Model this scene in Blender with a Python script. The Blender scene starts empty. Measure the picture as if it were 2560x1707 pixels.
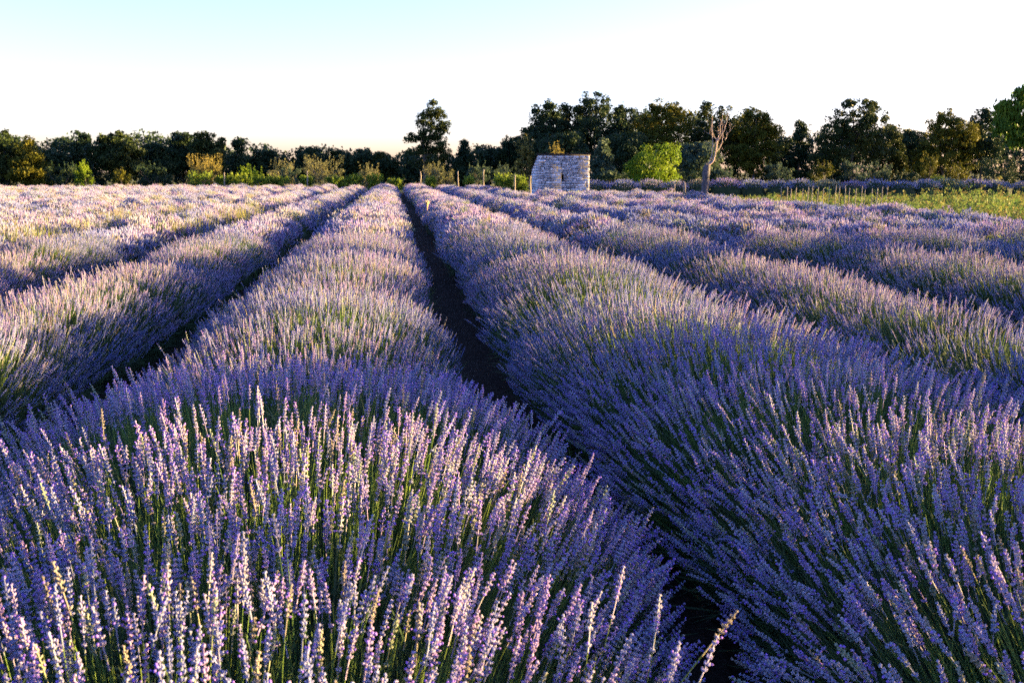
import bpy, math, random
import numpy as np
from mathutils import Vector, Matrix, Quaternion

random.seed(7); RNG = np.random.default_rng(7)
scene = bpy.context.scene
COL = scene.collection

# ------------------------------------------------------------------ camera
CAM_H, PITCH, YAW, FPX = 1.60, math.radians(9.63), math.radians(6.77), 2490.0   # FPX: focal length in photo pixels (2560 wide)
cam_d = bpy.data.cameras.new('camera')
cam_d.sensor_width = 36.0
cam_d.lens = 36.0 * FPX / 2560.0
cam_d.clip_start = 0.05; cam_d.clip_end = 4000
cam_d.dof.use_dof = True; cam_d.dof.focus_distance = 4.8; cam_d.dof.aperture_fstop = 7.0
cam = bpy.data.objects.new('camera', cam_d); COL.objects.link(cam)
cam.location = (0, 0, CAM_H)
cam.rotation_euler = (math.pi / 2 - PITCH, 0, -YAW)
scene.camera = cam
FWD = np.array([math.sin(YAW) * math.cos(PITCH), math.cos(YAW) * math.cos(PITCH), -math.sin(PITCH)])
RGT = np.array([math.cos(YAW), -math.sin(YAW), 0.0])
UPV = np.cross(RGT, FWD)

def at(px, py, Y):
    """world point on the plane y = Y seen at photo pixel (px, py)"""
    d = FWD + RGT * (px - 1280) / FPX - UPV * (py - 853.5) / FPX
    t = Y / d[1]
    return np.array([0, 0, CAM_H]) + d * t

def project(P):
    Q = P - np.array([0, 0, CAM_H])
    z = Q @ FWD
    zz = np.where(z > 0.05, z, 0.05)
    return 1280 + FPX * (Q @ RGT) / zz, 853.5 - FPX * (Q @ UPV) / zz, z

# ------------------------------------------------------------------ sky, sun, exposure
SUN_EL, SUN_AZ = math.radians(5.6), math.radians(84)      # azimuth clockwise from +Y (the way the rows run)
world = bpy.data.worlds.new('World'); scene.world = world; world.use_nodes = True
wn = world.node_tree.nodes; wl = world.node_tree.links
sky = wn.new('ShaderNodeTexSky'); sky.sky_type = 'NISHITA'; sky.sun_disc = False
sky.sun_elevation = SUN_EL; sky.sun_rotation = SUN_AZ
sky.air_density = 1.0; sky.dust_density = 0.9; sky.ozone_density = 3.0
bg = wn['Background']; bg.inputs[1].default_value = 0.077
tint = wn.new('ShaderNodeMixRGB'); tint.blend_type = 'MULTIPLY'; tint.inputs[0].default_value = 1.0
tint.inputs[2].default_value = (1.1, 0.94, 1.42, 1)      # the photograph's cool white balance, the same over the whole sky
wl.new(sky.outputs[0], tint.inputs[1]); wl.new(tint.outputs[0], bg.inputs[0])
sun_d = bpy.data.lights.new('sun', 'SUN'); sun_d.energy = 5.0; sun_d.angle = math.radians(0.55)
sun_d.color = (1.0, 0.69, 0.27)
sun = bpy.data.objects.new('sun', sun_d); COL.objects.link(sun)
sdir = Vector((math.sin(SUN_AZ) * math.cos(SUN_EL), math.cos(SUN_AZ) * math.cos(SUN_EL), math.sin(SUN_EL)))
sun.rotation_euler = sdir.to_track_quat('Z', 'Y').to_euler()
sun.location = (60, 0, 30)
scene.view_settings.view_transform = 'Standard'; scene.view_settings.look = 'None'
scene.view_settings.exposure = 3.45; scene.view_settings.gamma = 1.0
scene.view_settings.use_curve_mapping = False
scene.render.engine = 'CYCLES'
cy = scene.cycles
cy.max_bounces = 3; cy.diffuse_bounces = 2; cy.glossy_bounces = 1; cy.transmission_bounces = 2; cy.transparent_max_bounces = 4
cy.use_denoising = False; cy.use_adaptive_sampling = True; cy.adaptive_threshold = 0.02; cy.caustics_reflective = False; cy.caustics_refractive = False
cy.sample_clamp_indirect = 4.0

# ------------------------------------------------------------------ helpers
def empty(name, loc=(0, 0, 0)):
    o = bpy.data.objects.new(name, None); COL.objects.link(o); o.location = loc; o.empty_display_size = 0.1
    return o

def tag(o, label=None, cat=None, group=None, kind=None):
    if label: o['label'] = label
    if cat: o['category'] = cat
    if group: o['group'] = group
    if kind: o['kind'] = kind
    return o

def mesh(name, V, quads=None, tris=None, mats=(), qm=None, tm=None, smooth=False):
    me = bpy.data.meshes.new(name)
    V = np.asarray(V, dtype=np.float32).reshape(-1, 3)
    quads = np.zeros((0, 4), np.int32) if quads is None or len(quads) == 0 else np.asarray(quads, np.int32)
    tris = np.zeros((0, 3), np.int32) if tris is None or len(tris) == 0 else np.asarray(tris, np.int32)
    nq, nt = len(quads), len(tris)
    me.vertices.add(len(V)); me.vertices.foreach_set('co', V.ravel())
    me.loops.add(nq * 4 + nt * 3)
    me.loops.foreach_set('vertex_index', np.concatenate([quads.ravel(), tris.ravel()]).astype(np.int32))
    me.polygons.add(nq + nt)
    starts = np.concatenate([np.arange(nq) * 4, nq * 4 + np.arange(nt) * 3]).astype(np.int32)
    me.polygons.foreach_set('loop_start', starts)
    for m in mats: me.materials.append(m)
    mi = np.concatenate([np.zeros(nq, np.int32) if qm is None else np.asarray(qm, np.int32),
                         np.zeros(nt, np.int32) if tm is None else np.asarray(tm, np.int32)])
    me.polygons.foreach_set('material_index', mi.astype(np.int32))
    if smooth: me.polygons.foreach_set('use_smooth', np.ones(nq + nt, bool))
    me.update(calc_edges=True)
    return me

def obj(name, me, parent=None, loc=(0, 0, 0)):
    o = bpy.data.objects.new(name, me); COL.objects.link(o); o.location = loc
    if parent is not None: o.parent = parent
    return o

class MB:
    """collects vertices and faces, builds one mesh"""
    def __init__(s): s.V = []; s.Q = []; s.T = []; s.qm = []; s.tm = []; s.n = 0
    def add(s, V, quads=None, tris=None, m=0):
        V = np.asarray(V, float).reshape(-1, 3)
        if quads is not None and len(quads):
            q = np.asarray(quads) + s.n; s.Q.append(q); s.qm.append(np.full(len(q), m))
        if tris is not None and len(tris):
            t = np.asarray(tris) + s.n; s.T.append(t); s.tm.append(np.full(len(t), m))
        s.V.append(V); s.n += len(V)
    def box(s, lo, hi, m=0):
        (x0, y0, z0), (x1, y1, z1) = lo, hi
        V = [(x0, y0, z0), (x1, y0, z0), (x1, y1, z0), (x0, y1, z0), (x0, y0, z1), (x1, y0, z1), (x1, y1, z1), (x0, y1, z1)]
        s.add(V, [(0, 3, 2, 1), (4, 5, 6, 7), (0, 1, 5, 4), (1, 2, 6, 5), (2, 3, 7, 6), (3, 0, 4, 7)], m=m)
    def tube(s, P, R, n=6, m=0, cap=True, wob=0.0):
        P = np.asarray(P, float); R = np.asarray(R, float); k = len(P)
        T = np.gradient(P, axis=0); T /= np.linalg.norm(T, axis=1)[:, None] + 1e-9
        ref = np.array([0.3, 1, 0.1]) if abs(T[0][2]) > 0.7 else np.array([0, 0, 1.0])
        A = np.cross(T, ref); A /= np.linalg.norm(A, axis=1)[:, None] + 1e-9
        B = np.cross(T, A)
        a = np.arange(n) * 2 * math.pi / n
        rr = R[:, None] * (1 + (wob * RNG.normal(size=(k, n)) if wob else 0))
        V = P[:, None, :] + rr[..., None] * (np.cos(a)[None, :, None] * A[:, None, :] + np.sin(a)[None, :, None] * B[:, None, :])
        i = np.arange(k - 1)[:, None] * n; j = np.arange(n)[None, :]; j2 = (j + 1) % n
        q = np.stack([i + j, i + j2, i + n + j2, i + n + j], -1).reshape(-1, 4)
        V = V.reshape(-1, 3)
        t = []
        if cap:
            V = np.vstack([V, P[-1:] + T[-1:] * R[-1] * 0.5]); c = k * n
            t = [(c - n + x, c - n + (x + 1) % n, c) for x in range(n)]
        s.add(V, q, t, m)
    def build(s, name, mats, smooth=False):
        V = np.concatenate(s.V)
        Q = np.concatenate(s.Q) if s.Q else None; T = np.concatenate(s.T) if s.T else None
        return mesh(name, V, Q, T, mats, np.concatenate(s.qm) if s.qm else None, np.concatenate(s.tm) if s.tm else None, smooth)

# ------------------------------------------------------------------ materials
def mat(name):
    m = bpy.data.materials.new(name); m.use_nodes = True
    nt = m.node_tree; nt.nodes.clear()
    out = nt.nodes.new('ShaderNodeOutputMaterial')
    return m, nt, out

def N(nt, t, **kw):
    n = nt.nodes.new(t)
    for k, v in kw.items(): setattr(n, k, v)
    return n

def ramp(nt, stops, fac):
    r = N(nt, 'ShaderNodeValToRGB')
    el = r.color_ramp.elements
    while len(el) < len(stops): el.new(0.5)
    for e, (p, c) in zip(el, stops): e.position = p; e.color = (*c, 1)
    nt.links.new(fac, r.inputs[0])
    return r.outputs[0]

def leaf_mat(name, stops, nscale=0.6, trans=0.2, rough=0.6, use_loc=False, rnd=0.25, spec=0.06, faded=False):
    """thin plant tissue: colour by noise over place and by object, part of the light passes through"""
    m, nt, out = mat(name); L = nt.links
    oi = N(nt, 'ShaderNodeObjectInfo')
    geo = N(nt, 'ShaderNodeNewGeometry')
    no = N(nt, 'ShaderNodeTexNoise'); no.inputs['Scale'].default_value = nscale; no.inputs['Detail'].default_value = 3
    L.new(oi.outputs['Location'] if use_loc else geo.outputs['Position'], no.inputs['Vector'])
    wn_ = N(nt, 'ShaderNodeTexWhiteNoise'); L.new(geo.outputs['Random Per Island'], wn_.inputs['Vector'])
    mx = N(nt, 'ShaderNodeMath', operation='MULTIPLY_ADD')
    L.new(geo.outputs['Random Per Island'] if not use_loc else oi.outputs['Random'], mx.inputs[0]); mx.inputs[1].default_value = rnd
    su = N(nt, 'ShaderNodeMath', operation='SUBTRACT'); L.new(no.outputs['Fac'], su.inputs[0]); su.inputs[1].default_value = rnd / 2
    L.new(su.outputs[0], mx.inputs[2])
    col = ramp(nt, stops, mx.outputs[0])
    if faded:            # some heads are past bloom (straw brown), some still green in bud
        wr = N(nt, 'ShaderNodeTexWhiteNoise'); wr.noise_dimensions = '1D'; L.new(oi.outputs['Random'], wr.inputs['W'])
        sel = ramp(nt, [(0.0, (0.30, 0.255, 0.19)), (0.09, (0.36, 0.30, 0.25)), (0.14, (0.30, 0.33, 0.22)), (0.19, (0.34, 0.36, 0.30)), (0.2, (0.5, 0.5, 0.5))], wr.outputs['Value'])
        fs = N(nt, 'ShaderNodeMath', operation='LESS_THAN'); L.new(wr.outputs['Value'], fs.inputs[0]); fs.inputs[1].default_value = 0.18
        mf = N(nt, 'ShaderNodeMixRGB'); L.new(fs.outputs[0], mf.inputs[0]); L.new(col, mf.inputs[1]); L.new(sel, mf.inputs[2]); col = mf.outputs[0]
    p = N(nt, 'ShaderNodeBsdfPrincipled'); p.inputs['Roughness'].default_value = rough
    p.inputs['Specular IOR Level'].default_value = spec
    L.new(col, p.inputs['Base Color'])
    if trans > 0:
        t = N(nt, 'ShaderNodeBsdfTranslucent'); L.new(col, t.inputs['Color'])
        ms = N(nt, 'ShaderNodeMixShader'); ms.inputs[0].default_value = trans
        L.new(p.outputs[0], ms.inputs[1]); L.new(t.outputs[0], ms.inputs[2]); L.new(ms.outputs[0], out.inputs[0])
    else:
        L.new(p.outputs[0], out.inputs[0])
    return m

def rough_mat(name, stops, scale=4.0, bump=0.3, rough=0.9, detail=6, bscale=None, dist=0.02, stretch=None, coord='Object'):
    m, nt, out = mat(name); L = nt.links
    tc = N(nt, 'ShaderNodeTexCoord'); v = tc.outputs[coord]
    if coord == 'World':
        pass
    if stretch:
        mp = N(nt, 'ShaderNodeMapping'); mp.inputs['Scale'].default_value = stretch; L.new(v, mp.inputs[0]); v = mp.outputs[0]
    no = N(nt, 'ShaderNodeTexNoise'); no.inputs['Scale'].default_value = scale; no.inputs['Detail'].default_value = detail
    no.inputs['Roughness'].default_value = 0.65
    L.new(v, no.inputs['Vector'])
    p = N(nt, 'ShaderNodeBsdfPrincipled'); p.inputs['Roughness'].default_value = rough; p.inputs['Specular IOR Level'].default_value = 0.2
    L.new(ramp(nt, stops, no.outputs['Fac']), p.inputs['Base Color'])
    nb = N(nt, 'ShaderNodeTexNoise'); nb.inputs['Scale'].default_value = bscale or scale * 3; nb.inputs['Detail'].default_value = 5
    L.new(v, nb.inputs['Vector'])
    b = N(nt, 'ShaderNodeBump'); b.inputs['Strength'].default_value = bump; b.inputs['Distance'].default_value = dist
    L.new(nb.outputs['Fac'], b.inputs['Height']); L.new(b.outputs[0], p.inputs['Normal'])
    L.new(p.outputs[0], out.inputs[0])
    return m

M = {}
M['stem'] = leaf_mat('lavender_stem', [(0.3, (0.075, 0.15, 0.035)), (0.7, (0.16, 0.22, 0.05))], 0.5, 0.35, 0.55, use_loc=True, rnd=0.5)
M['calyx'] = leaf_mat('lavender_calyx', [(0.36, (0.235, 0.25, 0.45)), (0.49, (0.33, 0.325, 0.45)), (0.58, (0.38, 0.27, 0.47)), (0.66, (0.43, 0.40, 0.45))], 0.30, 0.42, 0.75, use_loc=True, rnd=0.22, faded=True)
M['corolla'] = leaf_mat('lavender_corolla', [(0.3, (0.20, 0.13, 0.52)), (0.7, (0.32, 0.17, 0.56))], 0.3, 0.25, 0.6, use_loc=True, rnd=0.4)
M['lavleaf'] = leaf_mat('lavender_foliage', [(0.3, (0.012, 0.020, 0.010)), (0.7, (0.028, 0.040, 0.018))], 3.0, 0.0, 0.8)
M['oak'] = leaf_mat('oak_leaf', [(0.3, (0.018, 0.032, 0.009)), (0.55, (0.034, 0.046, 0.012)), (0.75, (0.058, 0.060, 0.014))], 0.35, 0.15, 0.5)
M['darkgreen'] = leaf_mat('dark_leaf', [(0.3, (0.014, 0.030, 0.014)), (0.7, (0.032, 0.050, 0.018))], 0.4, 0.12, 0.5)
M['teal'] = leaf_mat('grey_green_leaf', [(0.3, (0.032, 0.055, 0.036)), (0.7, (0.060, 0.085, 0.045))], 0.5, 0.25, 0.55)
M['olive'] = leaf_mat('olive_leaf', [(0.3, (0.095, 0.105, 0.045)), (0.7, (0.17, 0.155, 0.065))], 0.6, 0.3, 0.5)
M['gold'] = leaf_mat('golden_leaf', [(0.3, (0.12, 0.11, 0.025)), (0.7, (0.22, 0.17, 0.04))], 0.6, 0.3, 0.55)
M['bright'] = leaf_mat('fresh_leaf', [(0.3, (0.06, 0.12, 0.009)), (0.7, (0.15, 0.20, 0.014))], 0.8, 0.4, 0.5)
M['vine'] = leaf_mat('vine_leaf', [(0.3, (0.085, 0.14, 0.014)), (0.7, (0.19, 0.23, 0.026))], 1.0, 0.4, 0.5)
M['weed'] = leaf_mat('weed_leaf', [(0.3, (0.05, 0.10, 0.022)), (0.52, (0.12, 0.16, 0.035)), (0.66, (0.18, 0.12, 0.04)), (0.75, (0.20, 0.19, 0.05))], 0.6, 0.35, 0.6)
M['bark'] = rough_mat('bark', [(0.3, (0.035, 0.028, 0.022)), (0.7, (0.11, 0.09, 0.07))], 3, 0.5, stretch=(3, 3, 0.6))
M['deadwood'] = rough_mat('dead_wood', [(0.3, (0.030, 0.027, 0.030)), (0.55, (0.085, 0.075, 0.078)), (0.75, (0.20, 0.17, 0.165))], 5, 0.9, stretch=(3, 3, 0.5), dist=0.03)  # the trunk's shade is put into this darker tone
M['branchwood'] = rough_mat('bare_branch', [(0.3, (0.20, 0.15, 0.13)), (0.7, (0.36, 0.27, 0.23))], 6, 0.4, stretch=(3, 3, 0.7))
M['post'] = rough_mat('weathered_post', [(0.3, (0.13, 0.11, 0.085)), (0.7, (0.28, 0.23, 0.18))], 4, 0.5, stretch=(4, 4, 0.5))
M['tile'] = rough_mat('roof_tile', [(0.3, (0.03, 0.026, 0.025)), (0.7, (0.08, 0.065, 0.06))], 5, 0.4)
M['mortar'] = rough_mat('wall_core', [(0.3, (0.035, 0.033, 0.034)), (0.7, (0.09, 0.085, 0.085))], 6, 0.6)

def stone_mat():
    m, nt, out = mat('limestone'); L = nt.links
    oi = N(nt, 'ShaderNodeObjectInfo'); tc = N(nt, 'ShaderNodeNewGeometry')
    no = N(nt, 'ShaderNodeTexNoise'); no.inputs['Scale'].default_value = 7; no.inputs['Detail'].default_value = 6
    L.new(tc.outputs['Position'], no.inputs['Vector'])
    c1 = ramp(nt, [(0.0, (0.34, 0.325, 0.34)), (0.5, (0.52, 0.49, 0.50)), (1.0, (0.72, 0.69, 0.69))], oi.outputs['Random'])
    c2 = ramp(nt, [(0.3, (0.45, 0.45, 0.47)), (0.65, (1, 1, 1))], no.outputs['Fac'])
    mx = N(nt, 'ShaderNodeMixRGB', blend_type='MULTIPLY'); mx.inputs[0].default_value = 1
    L.new(c1, mx.inputs[1]); L.new(c2, mx.inputs[2])
    p = N(nt, 'ShaderNodeBsdfPrincipled'); p.inputs['Roughness'].default_value = 0.95; p.inputs['Specular IOR Level'].default_value = 0.1
    b = N(nt, 'ShaderNodeBump'); b.inputs['Strength'].default_value = 0.6; b.inputs['Distance'].default_value = 0.02
    L.new(no.outputs['Fac'], b.inputs['Height']); L.new(b.outputs[0], p.inputs['Normal'])
    L.new(mx.outputs[0], p.inputs['Base Color']); L.new(p.outputs[0], out.inputs[0])
    return m
M['stone'] = stone_mat()

def ground_mat():
    """brown soil in the field, dry grassy earth outside it"""
    m, nt, out = mat('earth'); L = nt.links
    geo = N(nt, 'ShaderNodeNewGeometry')
    n1 = N(nt, 'ShaderNodeTexNoise'); n1.inputs['Scale'].default_value = 1.3; n1.inputs['Detail'].default_value = 8
    n2 = N(nt, 'ShaderNodeTexNoise'); n2.inputs['Scale'].default_value = 22; n2.inputs['Detail'].default_value = 6
    L.new(geo.outputs['Position'], n1.inputs['Vector']); L.new(geo.outputs['Position'], n2.inputs['Vector'])
    soil = ramp(nt, [(0.3, (0.016, 0.011, 0.008)), (0.7, (0.045, 0.031, 0.022))], n2.outputs['Fac'])
    grass = ramp(nt, [(0.3, (0.06, 0.075, 0.02)), (0.7, (0.14, 0.13, 0.045))], n2.outputs['Fac'])
    sx = N(nt, 'ShaderNodeSeparateXYZ'); L.new(geo.outputs['Position'], sx.inputs[0])
    def edge(src, a, b):
        mr = N(nt, 'ShaderNodeMapRange'); mr.inputs[1].default_value = a; mr.inputs[2].default_value = b
        ad = N(nt, 'ShaderNodeMath', operation='MULTIPLY_ADD'); L.new(n1.outputs['Fac'], ad.inputs[0]); ad.inputs[1].default_value = 2.0
        L.new(src, ad.inputs[2]); L.new(ad.outputs[0], mr.inputs[0]); return mr.outputs[0]
    ex = edge(sx.outputs[0], 14.4, 15.4); ey = edge(sx.outputs[1], 80.0, 81.5)
    mxx = N(nt, 'ShaderNodeMath', operation='MAXIMUM'); L.new(ex, mxx.inputs[0]); L.new(ey, mxx.inputs[1])
    mix = N(nt, 'ShaderNodeMixRGB'); L.new(mxx.outputs[0], mix.inputs[0]); L.new(soil, mix.inputs[1]); L.new(grass, mix.inputs[2])
    p = N(nt, 'ShaderNodeBsdfPrincipled'); p.inputs['Roughness'].default_value = 1.0; p.inputs['Specular IOR Level'].default_value = 0.05
    L.new(mix.outputs[0], p.inputs['Base Color'])
    b = N(nt, 'ShaderNodeBump'); b.inputs['Strength'].default_value = 0.9; b.inputs['Distance'].default_value = 0.05
    L.new(n2.outputs['Fac'], b.inputs['Height']); L.new(b.outputs[0], p.inputs['Normal'])
    L.new(p.outputs[0], out.inputs[0])
    return m
M['ground'] = ground_mat()

# ------------------------------------------------------------------ ground
def build_ground():
    def axis(lo, hi, fine_lo, fine_hi, step):
        a = [lo] + list(np.geomspace(max(1, fine_lo - lo), 1, 12)[1:] * -1 + fine_lo)[:-1]
        return np.array(sorted(set(a + list(np.arange(fine_lo, fine_hi, step)) + list(fine_hi + np.geomspace(1, hi - fine_hi, 12)))))
    xs = axis(-1500, 1500, -8, 12, 0.16); ys = axis(-1500, 2500, -2, 24, 0.16)
    X, Y = np.meshgrid(xs, ys)
    Z = np.zeros_like(X)
    near = (np.abs(X) < 13) & (Y < 25) & (Y > -3)
    Z = np.where(near, RNG.normal(0, 0.012, X.shape), 0)
    n = len(xs); k = len(ys)
    i = np.arange(k - 1)[:, None] * n; j = np.arange(n - 1)[None, :]
    q = np.stack([i + j, i + j + 1, i + n + j + 1, i + n + j], -1).reshape(-1, 4)
    g = obj('ground', mesh('ground', np.stack([X, Y, Z], -1), q, None, [M['ground']], smooth=True))
    tag(g, 'dark brown soil of the field and dry earth round it', kind='structure')
build_ground()

# ------------------------------------------------------------------ lavender stalks
def floret_geo(seg, rings):
    """unit ovoid along +z from 0 to 1, max radius 1"""
    zs = [0.0] + list(np.linspace(0, 1, rings + 2)[1:-1]) + [1.0]
    V = [(0, 0, 0)]
    for z in zs[1:-1]:
        r = math.sin(math.pi * z ** 0.8)
        for a in range(seg):
            t = a * 2 * math.pi / seg
            V.append((r * math.cos(t), r * math.sin(t), z))
    V.append((0, 0, 1)); last = len(V) - 1
    T = [(0, 1 + (a + 1) % seg, 1 + a) for a in range(seg)]
    Q = []
    for k in range(rings - 1):
        b = 1 + k * seg
        for a in range(seg):
            Q.append((b + a, b + (a + 1) % seg, b + seg + (a + 1) % seg, b + seg + a))
    b = 1 + (rings - 1) * seg
    T += [(b + a, b + (a + 1) % seg, last) for a in range(seg)]
    return np.array(V, float), np.array(Q).reshape(-1, 4), np.array(T)

L_ST = 0.46      # stalk length, tip at z = 0, base at z = -L_ST
def bend(P, c, az):
    z = P[:, 2]
    s = ((z + L_ST) / L_ST)
    off = c * (s ** 2 - s)                # both ends on the axis
    P = P.copy(); P[:, 0] += off * math.cos(az); P[:, 1] += off * math.sin(az)
    return P

def make_stalk(lod, seed, mb_stem, mb_head, off=np.zeros(3), rot=None, scl=1.0):
    r = np.random.default_rng(seed)
    hl = r.uniform(0.050, 0.078)
    c = r.uniform(0.0, 0.11); az = r.uniform(0, 6.28)
    def tf(P):
        P = bend(P, c, az) * scl
        if rot is not None: P = P @ rot.T
        return P + off
    k = {0: 7, 1: 4, 2: 2, 3: 2}[lod]; n = {0: 5, 1: 3, 2: 3, 3: 3}[lod]
    zs = np.linspace(-L_ST, -0.008, k)
    b = MB(); b.tube(np.stack([0 * zs, 0 * zs, zs], -1), np.linspace(0.0013, 0.0009, k) * (1.0 if lod < 2 else 1.5), n, cap=False)
    mb_stem.add(tf(np.concatenate(b.V)), np.concatenate(b.Q), None, 0)
    if lod <= 1:
        for i in range(3 if lod == 0 else 2):            # narrow leafless shoots and blades beside the stem
            x, y = r.normal(0, .014, 2); t0, t1 = r.normal(0, .03, 2); zt = -r.uniform(.09, .2); w = r.uniform(.0014, .0024); an = r.uniform(0, 3.14)
            zz = np.linspace(-L_ST, zt, 4); ww = np.array([w, w, w * .8, w * .1]); f = (zz + L_ST) / L_ST
            cx, cyy = x + t0 * f, y + t1 * f
            P = np.concatenate([np.stack([cx + ww * math.cos(an), cyy + ww * math.sin(an), zz], -1), np.stack([cx - ww * math.cos(an), cyy - ww * math.sin(an), zz], -1)])
            mb_stem.add(tf(P), [(j, j + 1, j + 5, j + 4) for j in range(3)], None, 0)
        V0, Q0, T0 = floret_geo(5, 3) if lod == 0 else floret_geo(3, 1)
        rz = np.linspace(-hl - .036, -.004, 3); rb = MB(); rb.tube(np.stack([0 * rz, 0 * rz, rz], -1), np.full(3, .0016), 3, cap=False)
        mb_head.add(tf(np.concatenate(rb.V)), np.concatenate(rb.Q), None, 0)
        nw = int(hl / (0.0104 if lod == 0 else 0.0115))
        levels = [(-0.004 - hl * i / nw, 1.0) for i in range(nw)]
        if r.random() < 0.65: levels.append((-hl - r.uniform(0.016, 0.034), 0.75))
        for i, (z, f) in enumerate(levels):
            tipf = 0.6 + 0.4 * min(1, i / 2.0)
            m = (7 if lod == 0 else 6) if i > 1 else 5
            ph = r.uniform(0, 6.28)
            for a in range(m):
                t = ph + a * 2 * math.pi / m + r.normal(0, 0.2)
                el = math.radians(r.uniform(28, 68)) if i else math.radians(r.uniform(55, 85))
                d = np.array([math.cos(t) * math.cos(el), math.sin(t) * math.cos(el), math.sin(el)])
                u = np.cross(d, [0, 0, 1.0]); u /= np.linalg.norm(u) + 1e-6; w = np.cross(d, u)
                ln = r.uniform(0.0062, 0.0092) * tipf * (f ** 0.5); wd = r.uniform(0.0019, 0.0026) * (1.15 if lod else 1.0)
                P = (V0[:, :1] * u + V0[:, 1:2] * w) * wd + V0[:, 2:] * d * ln + d * 0.0015 + np.array([0, 0, z - 0.004])
                mb_head.add(tf(P), Q0, T0, 0)
                if r.random() < (0.09 if lod == 0 else 0.07):       # an open corolla
                    e = d * (ln + 0.001) + np.array([0, 0, z - 0.004])
                    P = (V0[:, :1] * u + V0[:, 1:2] * w) * wd * 1.2 + V0[:, 2:] * d * 0.0050 + e
                    mb_head.add(tf(P), Q0, T0, 1)
    else:
        prof = [(0, .12), (0.12, .55), (0.22, .42), (0.36, .95), (0.47, .6), (0.62, 1.0), (0.73, .62), (0.88, .8), (1, .1)] if lod == 2 else [(0, .15), (0.3, .8), (0.7, 1.0), (1, .15)]
        ns = 5 if lod == 2 else 4
        wmax = r.uniform(0.0085, 0.0105)
        V = []; ph = r.uniform(0, 6)
        for j, (s, w) in enumerate(prof):
            for a in range(ns):
                t = ph + a * 2 * math.pi / ns + j * 0.6
                rr = wmax * w * r.uniform(0.7, 1.3)
                V.append((rr * math.cos(t), rr * math.sin(t), -0.002 - s * hl + r.normal(0, 0.002)))
        q = [(j * ns + a, j * ns + (a + 1) % ns, (j + 1) * ns + (a + 1) % ns, (j + 1) * ns + a) for j in range(len(prof) - 1) for a in range(ns)]
        q = [x[::-1] for x in q]
        mb_head.add(tf(np.array(V)), q, None, 0)

def src_collection(name, meshes):
    c = bpy.data.collections.new(name)
    for i, me in enumerate(meshes):
        o = bpy.data.objects.new('%s_%02d' % (name, i), me); c.objects.link(o)
    return c

NEAR_STEM, NEAR_HEAD = [], []
near_full = []
for i in range(9):
    a, b = MB(), MB(); make_stalk(0, 100 + i, a, b)
    NEAR_STEM.append(a.build('stem', [M['stem']])); NEAR_HEAD.append(b.build('flower_head', [M['calyx'], M['corolla']], smooth=True))
def full_mesh(lod, seed, name):
    a, b = MB(), MB(); make_stalk(lod, seed, a, b)
    a2 = MB(); a2.add(np.concatenate(a.V), np.concatenate(a.Q), None, 2)
    for V, f in (): pass
    # heads keep their two material slots, stems take slot 2
    a2.V += b.V
    if b.Q: a2.Q += [q + a2.n for q in b.Q]; a2.qm += b.qm
    if b.T: a2.T += [t + a2.n for t in b.T]; a2.tm += b.tm
    return a2.build(name, [M['calyx'], M['corolla'], M['stem']])
COLL = {0: src_collection('stalk_fine', [full_mesh(0, 200 + i, 'stalk') for i in range(9)]),
        1: src_collection('stalk_mid', [full_mesh(1, 300 + i, 'stalk') for i in range(9)])}
def clump_mesh(seed, n, rad, lod):
    r = np.random.default_rng(seed); a, b = MB(), MB()
    for i in range(n):
        q = rad * math.sqrt(r.random()); t = r.uniform(0, 6.28)
        x, y = q * math.cos(t), q * math.sin(t)
        d = Vector((x * 1.3 + r.normal(0, .10), y * 1.3 + r.normal(0, .10), 1)).normalized()
        R = np.array(d.to_track_quat('Z', 'Y').to_matrix())
        make_stalk(lod, seed * 1000 + i, a, b, np.array([x, y, r.normal(-0.015, 0.03) - 0.6 * q * q / rad]), R, r.uniform(0.85, 1.15))
    c = MB(); c.V = a.V + b.V; c.n = a.n + b.n
    c.Q = a.Q + [x + a.n for x in b.Q]; c.qm = [np.full(len(x), 1) for x in a.Q] + [np.full(len(x), 0) for x in b.Q]
    return c.build('clump', [M['calyx'], M['stem']])
COLL[2] = src_collection('clump_mid', [clump_mesh(40 + i, 26, 0.17, 2) for i in range(8)])
COLL[3] = src_collection('clump_far', [clump_mesh(60 + i, 44, 0.24, 3) for i in range(8)])

def tuft_mesh(seed):
    r = np.random.default_rng(seed); b = MB()
    for i in range(22):
        t = r.uniform(0, 6.28); sp = r.uniform(.1, .75); ln = r.uniform(.10, .24); w = r.uniform(.0016, .003)
        d = np.array([math.cos(t) * sp, math.sin(t) * sp, 1.0]); d /= np.linalg.norm(d); sd = np.cross(d, [math.sin(t + 1), math.cos(t), .2]); sd /= np.linalg.norm(sd)
        o = np.array([r.normal(0, .03), r.normal(0, .03), -.05])
        f = np.array([0, .4, .75, 1.0])[:, None]; C = o + d * ln * f + np.array([0, 0, -.05]) * sp * f ** 2; ww = np.array([.7, 1, .8, .1])[:, None] * w
        b.add(np.concatenate([C + sd * ww, C - sd * ww]), [(j, j + 1, j + 5, j + 4) for j in range(3)])
    return b.build('leaf_tuft', [M['shoot']])
M['shoot'] = leaf_mat('lavender_shoot', [(0.3, (0.040, 0.070, 0.030)), (0.7, (0.085, 0.115, 0.050))], 1.0, 0.2, 0.6, use_loc=True, rnd=.5)
COLL[4] = src_collection('leaf_tuft', [tuft_mesh(80 + i) for i in range(6)])
GN = {}
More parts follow.
